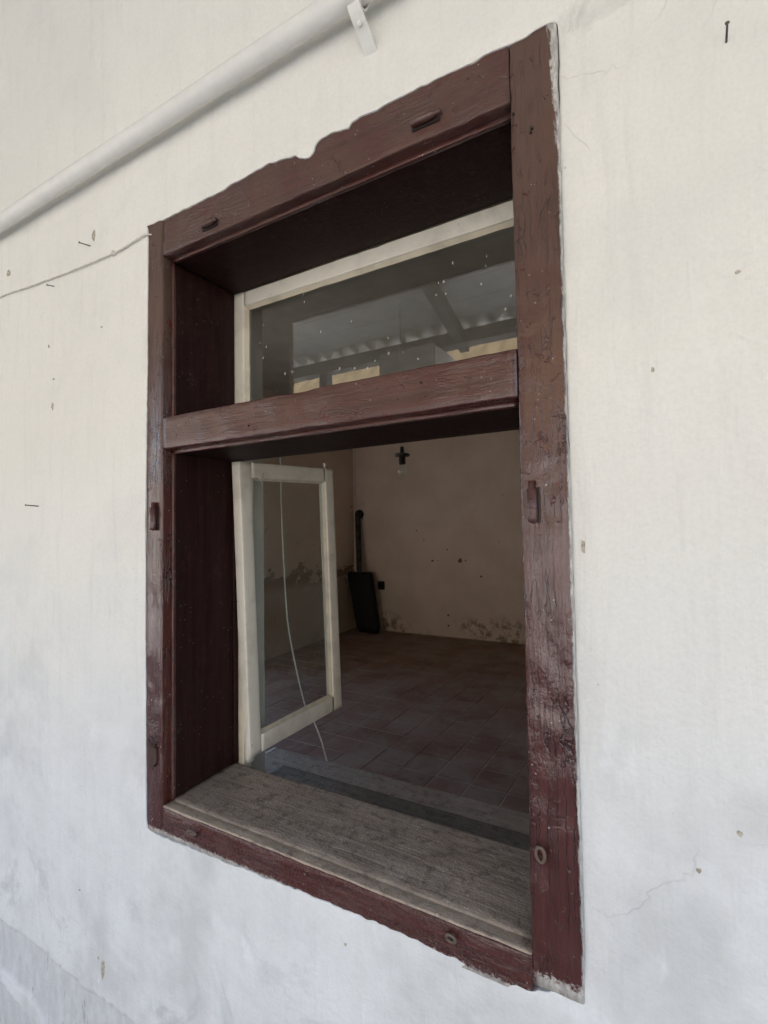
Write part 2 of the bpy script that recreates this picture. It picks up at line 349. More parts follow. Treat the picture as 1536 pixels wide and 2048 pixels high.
def tube(bm, pts, rad, seg=10, cap=True):
    pts = [Vector(p) for p in pts]; rings = []; up_ = Vector((0, 0, 1))
    nrm = None
    for i, p in enumerate(pts):
        t = (pts[min(i+1, len(pts)-1)]-pts[max(i-1, 0)]).normalized()
        if nrm is None: nrm = t.cross(up_ if abs(t.z) < .9 else Vector((1, 0, 0))).normalized()
        nrm = (nrm - t*nrm.dot(t)).normalized(); b = t.cross(nrm)
        rr = rad[i] if isinstance(rad, (list, tuple)) else rad
        rings.append([bm.verts.new(p+nrm*rr*math.cos(2*math.pi*k/seg)+b*rr*math.sin(2*math.pi*k/seg)) for k in range(seg)])
    for i in range(len(rings)-1):
        for k in range(seg): bm.faces.new((rings[i][k], rings[i][(k+1) % seg], rings[i+1][(k+1) % seg], rings[i+1][k]))
    if cap: bm.faces.new(rings[0][::-1]); bm.faces.new(rings[-1])
def lathe(bm, prof, centre, axis=Vector((0, 0, 1)), seg=20):
    axis = axis.normalized(); a = axis.orthogonal().normalized(); b = axis.cross(a); c = Vector(centre)
    tube_r = [[bm.verts.new(c+axis*h+(a*math.cos(2*math.pi*k/seg)+b*math.sin(2*math.pi*k/seg))*max(r, 1e-4)) for k in range(seg)] for (r, h) in prof]
    for i in range(len(prof)-1):
        for k in range(seg): bm.faces.new((tube_r[i][k], tube_r[i][(k+1) % seg], tube_r[i+1][(k+1) % seg], tube_r[i+1][k]))
    bm.faces.new(tube_r[0][::-1]); bm.faces.new(tube_r[-1])
def smooth_path(pts, n=8):
    pts = [Vector(p) for p in pts]; out = []
    for i in range(len(pts)-1):
        p0, p1, p2, p3 = pts[max(i-1, 0)], pts[i], pts[i+1], pts[min(i+2, len(pts)-1)]
        for k in range(n):
            t = k/n; out.append(.5*((2*p1)+(p2-p0)*t+(2*p0-5*p1+4*p2-p3)*t*t+(3*p1-p0-3*p2+p3)*t**3))
    out.append(pts[-1]); return out
def ss(a, b, x):
    t = min(1, max(0, (x-a)/(b-a))); return t*t*(3-2*t)

# ------------------------------------------------------------------ the house: front wall
house = thing('house_wall', 'whitewashed plaster house wall around the brown window, flaking near the bottom', 'wall', (0, .2, 0))
FILL_OPENING = (-2.45, -1.20, -.25, 1.75)                   # unseen opening added farther left in the same wall to brighten the room
def plinth(x, z):            # 1 where the old grey render lies bare low on the wall
    e = -.515-.012*(x+.7)+.018*mn.noise(Vector((x*5, 1, 0)))+.010*mn.noise(Vector((x*19, 2, 0)))+.005*mn.noise(Vector((x*60, 2, z*20)))
    e2 = -.668+.02*mn.noise(Vector((x*4, 5, 0)))+.012*mn.noise(Vector((x*22, 6, 0)))-.10*ss(-.6, -.35, x)
    e3 = -.722+.024*mn.noise(Vector((x*6, 8, 0)))+.012*mn.noise(Vector((x*25, 9, 0)))-.16*ss(-.62, -.4, x)
    a = ss(e+.003, e-.003, z) if False else (1.0 if z < e else 0.0)
    b = 1.0 if (e3 < z < e2) else 0.0
    return a*(1-b)
def ysurf(x, z):
    y = -.0026
    right = ss(.99, 1.055, x)*(1-ss(1.555, 1.572, z+.06*(x-1.06)))
    y += .0175*right*ss(-.03, .10, z)
    if x > 1.05: y += .014*math.exp(-((z-1.569+.06*(x-1.06)+.004*mn.noise(Vector((x*12, 0, 5))))/.0075)**2)*ss(1.05, 1.07, x)*ss(1.45, 1.2, x)
    y += .002*ss(-.05, .05, .05-z)*ss(.1, .9, x)
    dx, dz = max(-x, x-1.06, 0), max(-z, z-1.575, 0); damp = .22+.78*ss(.01, .16, math.hypot(dx, dz))
    y -= damp*(.007*mn.noise(Vector((x*1.7, z*1.7, 0)))+.0035*mn.noise(Vector((x*5, z*5, 3)))+.0018*mn.noise(Vector((x*16, z*9, 7))))
    lo = ss(.35, -.1, z)*ss(1.0, 1.2, x)
    if lo > 0:                                    # hollow, cracked plaster right of the window
        q = mn.noise(Vector((x*4.5+3, z*4.5, 11))); y -= lo*.007*max(0, q)+lo*.003*(1 if q > .12 else 0)
    if z < -.4: y += .007*plinth(x, z)
    return y
TOP = [(-.0096, 1.5785), (.0533, 1.5717), (.1425, 1.5711), (.2437, 1.5719), (.3373, 1.575), (.4317, 1.5809), (.4614, 1.5739), (.5075, 1.5683), (.5228, 1.5559), (.5338, 1.55), (.5474, 1.5483), (.557, 1.5568), (.562, 1.5709), (.5693, 1.5745), (.5794, 1.5762), (.5944, 1.5794), (.6184, 1.5768), (.6477, 1.57), (.6558, 1.579), (.6717, 1.5815), (.6875, 1.5815), (.7073, 1.5773), (.7311, 1.5811), (.7866, 1.5809), (.8642, 1.5802), (.9078, 1.5778), (.9541, 1.5804), (.9805, 1.5759), (1.0064, 1.5759), (1.0397, 1.5784), (1.0605, 1.576)]
RIGHT = [(1.0605, 1.576), (1.0570, 1.36), (1.0570, .9), (1.0570, .6), (1.0570, .3), (1.0570, .1), (1.057, .034)]
BOT = [(1.057, .034), (1.0471, .031), (1.02, .018), (.9802, -.001), (.9252, -.005), (.8818, -.0027), (.8073, -.0028), (.7368, .0011), (.6018, -.0011), (.4457, -.0037), (.2796, -.0096), (.1418, -.0137), (.03, -.0176), (.0, -.012)]
LEFT = [(.0, -.012), (-.0052, .0067), (-.008, .1839), (-.0112, .441), (-.0123, .7028), (-.0092, .9683), (-.0061, 1.2374), (-.0053, 1.5661), (-.0096, 1.5785)]
def resample(pl, n):
    L = [0]
    for a, b in zip(pl, pl[1:]): L.append(L[-1]+math.hypot(b[0]-a[0], b[1]-a[1]))
    out = []
    for i in range(n):
        s = L[-1]*i/n; j = max(k for k in range(len(L)) if L[k] <= s+1e-9); j = min(j, len(pl)-2)
        t = (s-L[j])/(L[j+1]-L[j]); out.append((pl[j][0]+(pl[j+1][0]-pl[j][0])*t, pl[j][1]+(pl[j+1][1]-pl[j][1])*t))
    return out
def front_wall():
    G = .007; X0, Zb = -.063, -.07; NX, NZ = 168, 244
    verts, faces, bare = [], [], []
    def add(x, y, z, b=0.0): verts.append((x, y, z+Z0)); bare.append(b); return len(verts)-1
    gid = {}
    i0, i1, k0, k1 = -140, NX+70, -126, NZ+180
    for i in range(i0, i1+1):
        for k in range(k0, k1+1):
            if 0 < i < NX and 0 < k < NZ: continue
            x, z = X0+G*i, Zb+G*k
            gid[i, k] = add(x, ysurf(x, z), z, plinth(x, z) if z < -.4 else 0.0)
    for i in range(i0, i1):
        for k in range(k0, k1):
            q = (i, k), (i+1, k), (i+1, k+1), (i, k+1)
            if 0 <= i < NX and 0 <= k < NZ: continue
            faces.append([gid[a] for a in q])
    # collar between the grid's window hole and the ragged plaster edge
    outer = [(i, NZ) for i in range(0, NX)]+[(NX, k) for k in range(NZ, 0, -1)]+[(i, 0) for i in range(NX, 0, -1)]+[(0, k) for k in range(0, NZ)]
    inner = resample(TOP, NX)+resample(RIGHT, NZ)+resample(BOT, NX)+resample(LEFT, NZ)
    jag = []
    N = len(outer); prev = None
    for t_i, (x, z) in enumerate(inner):
        s = .0030 if t_i < NX else .0012 if t_i < NX+NZ else .0045 if t_i < 2*NX+NZ else .0011
        nx = mn.noise(Vector((x*55, z*55, 3))); nz = mn.noise(Vector((x*55, z*55, 9)))
        jag.append((x+s*nx, z+s*nz))
    rings = [[gid[a] for a in outer]]
    for f in (.35, .62, .82, .93, .985, 1.0):
        ring = []
        for (a, b), (x, z) in zip(outer, jag):
            ox, oz = X0+G*a, Zb+G*b; px, pz = ox+(x-ox)*f, oz+(z-oz)*f
            y = ysurf(px, pz) + (.0008 if f == 1.0 else 0)
            ring.append(add(px, y, pz))
        rings.append(ring)
    ring = []
    for (x, z) in jag: ring.append(add(x, .03, z))
    rings.append(ring)
    for a, b in zip(rings, rings[1:]):
        for j in range(N): faces.append((a[j], a[(j+1) % N], b[(j+1) % N], b[j]))
    # the rest of the facade, plain
    ex0, ex1, ez0, ez1 = X0+G*i0, X0+G*i1, Zb+G*k0, Zb+G*k1
    def quad(xa, xb, za, zb): faces.append([add(xa, -.003, za), add(xb, -.003, za), add(xb, -.003, zb), add(xa, -.003, zb)])
    quad(-6.2, FILL_OPENING[0], -.952, 3.45); quad(FILL_OPENING[1], ex0+.004, -.952, 3.45); quad(FILL_OPENING[0], FILL_OPENING[1], -.952, FILL_OPENING[2]); quad(FILL_OPENING[0], FILL_OPENING[1], FILL_OPENING[3], 3.45); quad(ex1-.004, 5.2, -.952, 3.45); quad(ex0, ex1, 2.895, 3.45)
    me = bpy.data.meshes.new('plaster'); me.from_pydata(verts, [], faces)
    at = me.attributes.new('bare', 'FLOAT', 'POINT'); at.data.foreach_set('value', bare)
    me.update()
    bm = bmesh.new(); bm.from_mesh(me); bmesh.ops.recalc_face_normals(bm, faces=bm.faces); bm.to_mesh(me); bm.free()
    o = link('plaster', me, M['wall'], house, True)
    for p in me.polygons:
        if abs(p.normal.y) < .35: p.use_smooth = False
    return o
front_wall()
bm = bmesh.new()                                  # the masonry behind the plaster
Yi, Yo, Ym = .395, .022, .246
for (ya, yb, xa, xb, za, zb) in ((Yo, Ym, .0, 1.051, -.004, 1.5745), (Ym, Yi, .03, 1.02, -.055, 1.485)):
    box(bm, xb, 5.2, ya, yb, -.95+Z0, 3.45+Z0); box(bm, FILL_OPENING[1], xa, ya, yb, -.95+Z0, 3.45+Z0)
    box(bm, -6.2, FILL_OPENING[0], ya, yb, -.95+Z0, 3.45+Z0)
    box(bm, xa, xb, ya, yb, -.95+Z0, za+Z0); box(bm, xa, xb, ya, yb, zb+Z0, 3.45+Z0)
    box(bm, FILL_OPENING[0], FILL_OPENING[1], ya, yb, -.95+Z0, FILL_OPENING[2]+Z0); box(bm, FILL_OPENING[0], FILL_OPENING[1], ya, yb, FILL_OPENING[3]+Z0, 3.45+Z0)
fin('masonry', bm, M['reveal'], house)
def chip(x, z, s, mat='chip', asp=1.0, seed=0):
    bm = bmesh.new(); rnd = random.Random(seed); n = 9; y = ysurf(x, z)
    a = [bm.verts.new((x+s*(.55+.6*rnd.random())*math.cos(2*math.pi*k/n), y-.0016, z+Z0+s*asp*(.55+.6*rnd.random())*math.sin(2*math.pi*k/n))) for k in range(n)]
    b = [bm.verts.new((x+(v.co.x-x)*1.25, y+.004, z+Z0+(v.co.z-z-Z0)*1.25)) for v in a]
    bm.faces.new(a)
    for k in range(n): bm.faces.new((a[k], a[(k+1) % n], b[(k+1) % n], b[k]))
    fin('chip', bm, M[mat], house)
for i, (x, z, s, asp) in enumerate(((-.765, 1.655, .011, 1.2), (-.476, 1.15, .007, 1.9), (-.50, 1.345, .0035, 1.6), (-.215, 1.345, .0045, .6), (-.47, 1.235, .006, .5), (-.26, 1.628, .008, 2.2), (1.29, 1.10, .004, .6), (1.18, .98, .003, 1.5),
        (-.19, -.44, .010, 3.2), (-.215, -.42, .003, 2), (.615, -.066, .004, .8), (-.31, -.27, .005, .6), (1.265, .32, .004, 1), (1.215, .255, .004, 1.0), (1.074, .712, .004, 3.2))):
    chip(x, z, s, 'chip', asp, i)

# ------------------------------------------------------------------ the room behind the window
floor = struct(bx('floor', -2.95, 2.2, Yi-.02, 5.3, -.75+Z0, -.6028+Z0, M['grout']))
T = .2; tm = bmesh.new(); h = T/2-.0022
box(tm, -h, h, -h, h, -.010, 0); bmesh.ops.bevel(tm, geom=[e for e in tm.edges if all(v.co.z > -.001 for v in e.verts)], offset=.0025, segments=1, affect='EDGES')
bmesh.ops.recalc_face_normals(tm, faces=tm.faces)
tile_me = bpy.data.meshes.new('tile'); tm.to_mesh(tile_me); tm.free(); tile_me.materials.append(M['tile'])
def left_wall_x(y): return -2.60-.035*(y-3.0) if y < 3 else -2.60-.072*(y-3.0)
cells = []
for i in range(-14, 11):
    for j in range(-7, 18):
        x, y = .012+T*(i+.5), 1.735+T*(j+.5)
        if y < Yi+.12 or y > 5.12 or x < -2.7 or x > 2.1: continue
        P = Vector((x, y, -.6+Z0)); vis = False
        for dx in (-h, 0, h):
            for dy in (-h, 0, h):
                d = P+Vector((dx, dy, 0))-CAM
                q0 = CAM+d*((0-CAM.y)/d.y); q1 = CAM+d*((.50-CAM.y)/d.y)
                if .04 < q0.x < .995 and q0.z > Z0+.05 and q1.z > Z0+.02: vis = True
        cells.append((0 if vis else 1, (P-CAM).length, x, y))
cells.sort(); rest = bmesh.new()
for n_, (nv, dist, x, y) in enumerate(cells):
    if n_ < 300 and not nv:
        o = bpy.data.objects.new('tile', tile_me); C.objects.link(o)
        o.location = (x+random.uniform(-.0012, .0012), y+random.uniform(-.0012, .0012), -.6+Z0+random.uniform(-.0012, .001)); o.rotation_euler = (random.uniform(-.006, .006), random.uniform(-.006, .006), random.uniform(-.006, .006)); o.parent = floor
    else: box(rest, x-h, x+h, y-h, y+h, -.61+Z0, -.6+Z0)
ro = fin('tile', rest, M['tile'], floor); ro['kind'] = 'stuff'
bm = bmesh.new()                                  # left wall with an unseen opening near the window wall, added to light the room
def slab(y0, y1, z0, z1):
    vv = [[bm.verts.new((left_wall_x(y)+dx, y, z+Z0)) for dx, z in ((0, z0), (0, z1), (-.2, z1), (-.2, z0))] for y in (y0, y1)]
    for k in range(4): bm.faces.new((vv[0][k], vv[0][(k+1) % 4], vv[1][(k+1) % 4], vv[1][k]))
    bm.faces.new(vv[0]); bm.faces.new(vv[1][::-1])
slab(Yi-.01, .7, -.75, 2.35); slab(2.85, 3.0, -.75, 2.35); slab(3.0, 5.35, -.75, 2.35); slab(.7, 2.85, 1.9, 2.35)
struct(fin('wall_left', bm, M['room_l']))
struct(bx('wall_back', -3.0, 2.4, 5.13, 5.33, -.75+Z0, 2.35+Z0, M['room']))
struct(bx('wall_right', 2.15, 2.35, Yi-.01, 5.2, -.75+Z0, 2.35+Z0, M['room']))
struct(bx('ceiling', -3.0, 2.4, Yi-.01, 5.33, 2.32+Z0, 2.5+Z0, M['ceil']))

# ------------------------------------------------------------------ the window
W = thing('window', 'brown painted box window with its inner white sash standing open', 'window', (.525, .1, Z0))
xl, xr, Hh, zt, tt, tb, zb = .0531, .9799, 1.5737, 1.4777, 1.0477, .9637, .0572
rd = .0284                                       # depth of the rebate that held the outer sashes
board('jamb', 'z', -.02, 1.583, -.014, xl, 0, rd+.012, M['jamb'], W, .004, .0016, .004, 1, step=.009)
board('jamb', 'z', .012, 1.583, xr, 1.058, 0, rd+.012, M['jamb'], W, .004, .0018, .005, 2, step=.009)
board('head', 'x', xl+.001, xr-.001, .0008, rd+.012, zt, 1.586, M['head'], W, .004, .0022, .005, 3, step=.009)
board('transom_bar', 'x', xl+.001, xr-.001, .0006, rd+.012, tb, tt, M['rail'], W, .004, .0012, .004, 4, step=.009)
board('bottom_rail', 'x', xl+.001, xr-.001, .0006, rd+.012, -.015, zb-.004, M['rail'], W, .003, .0012, .004, 5, step=.009)
board('rebate_ledge', 'x', xl+.002, xr-.002, .003, rd+.006, zb-.008, zb, M['dusty'], W, .002, .0010, .003, 6)
# linings of the box, stepped 6 mm inwards behind the rebate
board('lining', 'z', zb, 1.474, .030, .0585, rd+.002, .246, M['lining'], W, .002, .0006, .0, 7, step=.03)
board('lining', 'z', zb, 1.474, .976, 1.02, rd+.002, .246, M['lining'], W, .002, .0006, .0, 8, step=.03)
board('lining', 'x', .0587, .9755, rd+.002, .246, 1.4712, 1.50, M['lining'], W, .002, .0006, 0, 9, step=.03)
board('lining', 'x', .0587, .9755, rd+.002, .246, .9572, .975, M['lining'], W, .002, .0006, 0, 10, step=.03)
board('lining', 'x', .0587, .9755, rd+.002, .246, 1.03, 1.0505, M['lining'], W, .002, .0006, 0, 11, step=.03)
# beads along the front edge of the linings
for a in (.0530, .9735): board('bead', 'z', zb+.003, .957, a, a+.0085, rd-.002, rd+.008, M['bead'], W, .002, .0006, .001, 12)
for a in (.0530, .9735): board('bead', 'z', 1.049, 1.470, a, a+.0085, rd-.002, rd+.008, M['bead'], W, .002, .0006, .001, 13)
board('bead', 'x', .062, .973, rd-.003, rd+.008, 1.4690, 1.4785, M['bead'], W, .002, .0006, .001, 14)
board('bead', 'x', .062, .973, rd-.003, rd+.008, .9548, .9645, M['bead'], W, .002, .0006, .001, 15)
board('bead', 'x', .062, .973, rd-.003, rd+.008, 1.0450, 1.0535, M['bead'], W, .002, .0010, .001, 16)
# the weathered sill, rising a little towards the room
bm = bmesh.new()
def sillprof():
    p = [(rd+.001, .052), (rd+.001, .0595), (rd+.004, .0625)]
    for k in range(1, 16): p.append((rd+.004+(.2345-rd-.004)*k/15, .0625+.009*k/15))
    return p+[(.238, .0715), (.2395, .068), (.2395, .052)]
sweep(bm, 'x', .0592, .9750, [(u, v+Z0) for u, v in sillprof()], 70, .0009, 0, 17)
fin('sill_board', bm, M['sill'], W, True)
bm = bmesh.new(); sweep(bm, 'x', .0592, .9750, [(u, v+Z0) for u, v in ((.2398, .04), (.2398, .066), (.2425, .0675), (.2455, .066), (.2455, .04))], 60, .0005, 0, 18)
fin('sill_bead', bm, M['bead'], W, True)
board('window_board', 'x', -.08, 1.10, Yi-.148, .566, -.058, -.030, M['ledge'], W, .006, .0010, .0, 19)
board('sill_shadow_strip', 'x', .058, .99, .2463, .447, -.0295, -.016, M['ledge_shade'], W, .005, .0008, 0, 26)  # dark strip laid on the ledge in place of the sill's shadow
# head of the inner frame with its moulding
board('inner_head', 'x', .058, .99, .2463, .286, .9665, 1.006, M['lining'], W, .004, .0006, 0, 20)
board('moulding', 'x', .058, .99, .236, .2462, .9612, .9745, M['bead'], W, .0045, .0005, 0, 21)
# inner frame uprights, cream
for (a, b, s) in ((.0645, .0875, 0), (.962, 1.02, 1)):
    board('inner_upright', 'z', -.029, .9662, a, b, .2464, .284, M['putty'], W, .004, .0008, .002, 22+s)
board('stop_strip', 'z', .072, .9570, .0580, .0642, .234, .2500, M['lining'], W, .002, .0004, 0, 27)
board('inner_bead', 'z', .075, .9660, .0890, .1045, .2485, .276, M['white2'], W, .004, .0006, .001, 25)

for hz_ in (.20, .82):
    bm = bmesh.new(); lathe(bm, [(.003, 0), (.0045, .003), (.0045, .050), (.003, .053)], (.0565, .2455, hz_+Z0), seg=10); fin('hinge', bm, M['iron'], W, True)
# fanlight
fan = bpy.data.objects.new('fanlight', None); C.objects.link(fan); fan.parent = W; fan.matrix_parent_inverse = world(W).inverted()
fz0, fz1, fx0, fx1 = 1.0065, 1.4706, .0505, .993
board('stile', 'z', fz0, fz1, fx0, .0965, .2466, .2800, M['white'], fan, .004, .0008, .002, 31)
board('stile', 'z', fz0, fz1, .950, fx1, .2466, .2800, M['white'], fan, .004, .0008, .002, 32)
board('rail', 'x', .0967, .9498, .2468, .2798, 1.4275, fz1, M['white'], fan, .004, .0008, .002, 33)
board('rail', 'x', .0967, .9498, .2468, .2798, fz0, 1.050, M['white'], fan, .004, .0008, .002, 34)
bm = bmesh.new()
for (ax, a0, a1, pr) in (('z', 1.05, 1.4275, [(.0965, .262), (.0965, .2515), (.1060, .2605)]), ('z', 1.05, 1.4275, [(.9500, .262), (.9500, .2515), (.9405, .2605)])): sweep(bm, 'z', a0+Z0, a1+Z0, pr, 40, .0008, .002, 35)
sweep(bm, 'x', .0965, .95, [(.262, 1.4277+Z0), (.2515, 1.4277+Z0), (.2605, 1.4180+Z0)], 90, .0009, .003, 36)
fin('putty', bm, M['putty'], fan)
bx('pane', .092, .954, .2622, .2652, 1.045+Z0, 1.432+Z0, M['pane'], fan)
# open sash: built flat in the frame of the hinge line (u along the leaf, w = thickness), then swung into the room
hx, hy, hz = .1085, .252, .088
LW, LH, TH = .441, .866, .034
sash = bpy.data.objects.new('sash', None); C.objects.link(sash); sash.parent = W
sash_m = Matrix.Translation((hx, hy, hz+Z0)) @ Matrix.Rotation(R(87.6), 4, 'Z') @ Matrix.Rotation(R(-2.4), 4, 'Y')
def local(name, bm, mat, smooth=True):
    o = fin(name, bm, mat, None, smooth); o.parent = sash; return o
def lb(name, axis, a0, a1, u0, u1, v0, v1, mat, r=.003, amp=.0007, chip=.0015, seed=0):
    bm = bmesh.new(); sweep(bm, axis, a0, a1, rrect(u0, u1, v0, v1, r, .012), None, amp, chip, seed); return local(name, bm, mat)
SW = .046
lb('stile', 'z', 0, LH, 0, SW, 0, TH, M['white'], seed=41)
lb('stile', 'z', 0, LH, LW-SW, LW, 0, TH, M['white'], seed=42)
lb('rail', 'x', SW+.0003, LW-SW-.0003, .0004, TH-.0004, 0, .052, M['white'], seed=43)
lb('rail', 'x', SW+.0003, LW-SW-.0003, .0004, TH-.0004, LH-.046, LH, M['white'], seed=44)
bm = bmesh.new(); box(bm, SW-.005, LW-SW+.005, .015, .018, .047, LH-.041); local('pane', bm, M['pane2'], False)
bm = bmesh.new()
sweep(bm, 'z', .052, LH-.046, [(SW, .0148), (SW, .005), (SW+.008, .0140)], 40, .0006, .002, 45)
sweep(bm, 'z', .052, LH-.046, [(LW-SW, .0148), (LW-SW, .005), (LW-SW-.009, .0140)], 40, .0006, .002, 46)
sweep(bm, 'x', SW, LW-SW, [(.0148, .0518), (.005, .0518), (.0140, .061)], 30, .0006, .002, 47)
sweep(bm, 'x', SW, LW-SW, [(.0148, LH-.0458), (.005, LH-.0458), (.0140, LH-.054)], 30, .0006, .002, 48)
local('putty', bm, M['putty'], False)
bm = bmesh.new(); lathe(bm, [(.004, -.004), (.004, .012), (.006, .014), (.006, .020), (.003, .022)], (LW-.035, .012, LH), seg=10); local('knob', bm, M['white2'])
bm = bmesh.new(); tube(bm, [(.075, -.003, LH-.030), (.078, -.005, LH-.055), (.083, -.006, LH-.072), (.088, -.005, LH-.055), (.092, -.003, LH-.030)], .0011, 6); local('string_loop', bm, M['cord'])
sash.matrix_parent_inverse = world(W).inverted(); sash.matrix_local = sash_m
sash.location, sash.rotation_euler = sash_m.to_translation(), sash_m.to_euler()

# iron left over from the outer shutters
def barrel(x, z, L, r, horiz=False, seed=0, mat='iron', tilt=0):
    bm = bmesh.new(); ax = Vector((1, 0, math.tan(R(tilt)))) if horiz else Vector((0, 0, 1)); c = Vector((x, -.0065, z+Z0))
    prof = [(r*.3, 0), (r*.8, .003), (r, .008), (r, L-.014), (r*.62, L-.012), (r*.62, L)]
    lathe(bm, prof if not horiz else prof, c-ax.normalized()*L/2, ax, 16)
    o = fin('hinge_barrel', bm, M['bead'], W, True)
    bm = bmesh.new()
    if horiz: pr = rrect(x-L*.5, x+L*.45, z+Z0-r*1.55, z+Z0-r*.6, .003, .02)
    else: pr = rrect(x+r*.75, x+r*1.45, z+Z0-L*.5, z+Z0+L*.36, .003, .02)
    sweep(bm, 'y', -.0022, .006, pr, 1)
    fin('plate', bm, M['slot'], o)
    return o
barrel(1.0005, .786, .070, .0085, seed=1)
barrel(.0265, .790, .074, .0095, seed=2)
barrel(.236, 1.5035, .056, .0075, True, mat='iron')
barrel(.822, 1.5130, .062, .0080, True, mat='iron')
def loop(name, x, z, rx, rz, t, mat, tilt=0, flat=.0, y=-.004):
    bm = bmesh.new(); pts = []
    for k in range(21):
        a = 2*math.pi*k/20; dx, dz = rx*math.cos(a), rz*math.sin(a); ct, st_ = math.cos(R(tilt)), math.sin(R(tilt))
        pts.append((x+dx*ct-dz*st_, y-flat*math.sin(a), z+Z0+dx*st_+dz*ct))
    tube(bm, pts, t, 8, False); return fin(name, bm, M[mat], W, True)
loop('eye_bolt', .178, .0305, .0125, .0068, .0026, 'iron2', 12, .006, -.010)
loop('eye_bolt', .8415, .0355, .0085, .0078, .0028, 'iron2', 0, .003, -.008)
loop('eye_bolt', .999, .224, .0068, .0125, .0028, 'iron2', 0, .002, -.008)
lo = loop('latch', .024, .215, .0095, .0125, .0022, 'iron', 8, .004, -.008)
bm = bmesh.new(); sweep(bm, 'y', -.006, .003, [(.012, .160+Z0), (.024, .148+Z0), (.040, .165+Z0), (.040, .198+Z0), (.012, .203+Z0)], 1, .0004); fin('plate', bm, M['iron'], lo)
for (x, z) in ((.178, .030), (.8415, .0355), (.999, .224)):
    bm = bmesh.new(); lathe(bm, [(.006, -.004), (.0055, .0005), (.004, .002)], (x, -.001, z+Z0-.010), Vector((0, -1, 0)), 12); fin('bolt_plate', bm, M['iron'], W, True)
for (x, z, s) in ((.985, 1.452, .0022), (1.015, 1.415, .0026), (1.013, 1.408, .0018), (.36, .989, .0020), (.80, 1.018, .0018)):     # old screw holes
    bm = bmesh.new(); lathe(bm, [(s, -.003), (s*1.1, .0022)], (x, -.0002, z+Z0), Vector((0, -1, 0)), 10); fin('screw_hole', bm, M['black'], W)
# a flake-like knob of dried paint at the fanlight's upper corner
bm = bmesh.new(); tube(bm, [(.938, .20, 1.462+Z0), (.945, .19, 1.455+Z0), (.955, .185, 1.458+Z0), (.965, .183, 1.461+Z0)], [.004, .007, .007, .005], 9); fin('latch_stub', bm, M['iron2'], W, True)

# ------------------------------------------------------------------ things on the outside wall
pp = thing('wall_pipe', 'white painted pipe running along the wall above the window', 'pipe', (0, -.05, 1.785+Z0))
bm = bmesh.new(); tube(bm, [(-6.0+.2*k, -.050+.0015*math.sin(k*1.3), 1.7885-.0072*(-6.0+.2*k)*.9+Z0+.001*math.sin(k*.9)) for k in range(50)], .0225, 24)
fin('pipe', bm, M['pipe'], pp, True)
for xb in (.700, -2.4):
    zc = 1.7885-.0065*xb+Z0; bm = bmesh.new()
    pts = [(xb+.004*math.sin(a*2), -.050+.0295*math.cos(a), zc+.0295*math.sin(a)) for a in [2*math.pi*k/24 for k in range(25)]]
    def strap(pts, wd, th):
        rings = []
        for i, p in enumerate(pts):
            p = Vector(p); t = (Vector(pts[min(i+1, len(pts)-1)])-Vector(pts[max(i-1, 0)])).normalized(); n = t.cross(Vector((1, 0, 0))).normalized()
            rings.append([bm.verts.new(p+Vector((sx*wd/2, 0, 0))+n*sn*th/2) for sx, sn in ((-1, -1), (1, -1), (1, 1), (-1, 1))])
        for a, b in zip(rings, rings[1:]):
            for k in range(4): bm.faces.new((a[k], a[(k+1) % 4], b[(k+1) % 4], b[k]))
        bm.faces.new(rings[0][::-1]); bm.faces.new(rings[-1])
    strap(pts, .026, .004)
    strap(smooth_path([(xb, -.058, zc-.028), (xb+.001, -.052, zc-.040), (xb+.003, -.028, zc-.060), (xb+.004, -.006, zc-.078), (xb+.004, .004, zc-.084)], 4), .026, .006)
    br = fin('bracket', bm, M['pipe'], pp)
    bm = bmesh.new(); lathe(bm, [(.005, 0), (.005, .006), (.003, .009)], (xb+.003, -.040, zc-.055), Vector((0, -.7, -.7)), 8); fin('bolt', bm, M['pipe'], br, True)
cb = thing('wall_cable', 'thin white cable clipped to the wall left of the window', 'cable', (-.4, 0, 1.55+Z0))
bm = bmesh.new(); cp = smooth_path([(-2.2, -.008, 1.60+Z0), (-1.5, -.008, 1.595+Z0), (-.84, -.009, 1.581+Z0), (-.62, -.009, 1.566+Z0), (-.38, -.009, 1.550+Z0), (-.145, -.009, 1.540+Z0), (-.06, -.009, 1.545+Z0), (-.006, -.008, 1.549+Z0), (.012, .012, 1.551+Z0)], 10)
tube(bm, cp, .0024, 8); fin('cable', bm, M['cable'], cb, True)
for xq, zq in ((-.150, 1.540), (-1.2, 1.590)):
    bm = bmesh.new(); sweep(bm, 'x', xq-.004, xq+.004, rrect(-.0145, -.003, zq-.006+Z0, zq+.007+Z0, .002, .02), 1); fin('clip', bm, M['cable'], cb)
def nail(p, q, r, label):
    p, q = Vector(p), Vector(q); d = (q-p).normalized(); bm = bmesh.new()
    tube(bm, [p-d*.02, q], r, 8); lathe(bm, [(r*2.0, 0), (r*2.0, r*.8), (r*1.2, r*1.2)], q, d, 10)
    tag(fin('nail', bm, M['nail'], None, True), label, 'nail', 'nails in the whitewashed wall')
nail((1.288, .004, 1.437+Z0), (1.2878, -.011, 1.4415+Z0), .0015, 'dark nail sticking out of the wall at the upper right corner')
nail((-.560, -.002, .840+Z0), (-.574, -.030, .843+Z0), .0018, 'bent dark nail in bare wall at the left, below the middle height')
nail((-.282, -.002, 1.606+Z0), (-.294, -.024, 1.608+Z0), .0018, 'short nail in the wall between the pipe and the thin cable')
nail((-.472, -.002, 1.532+Z0), (-.484, -.018, 1.533+Z0), .0016, 'small nail just under the thin cable at the left')

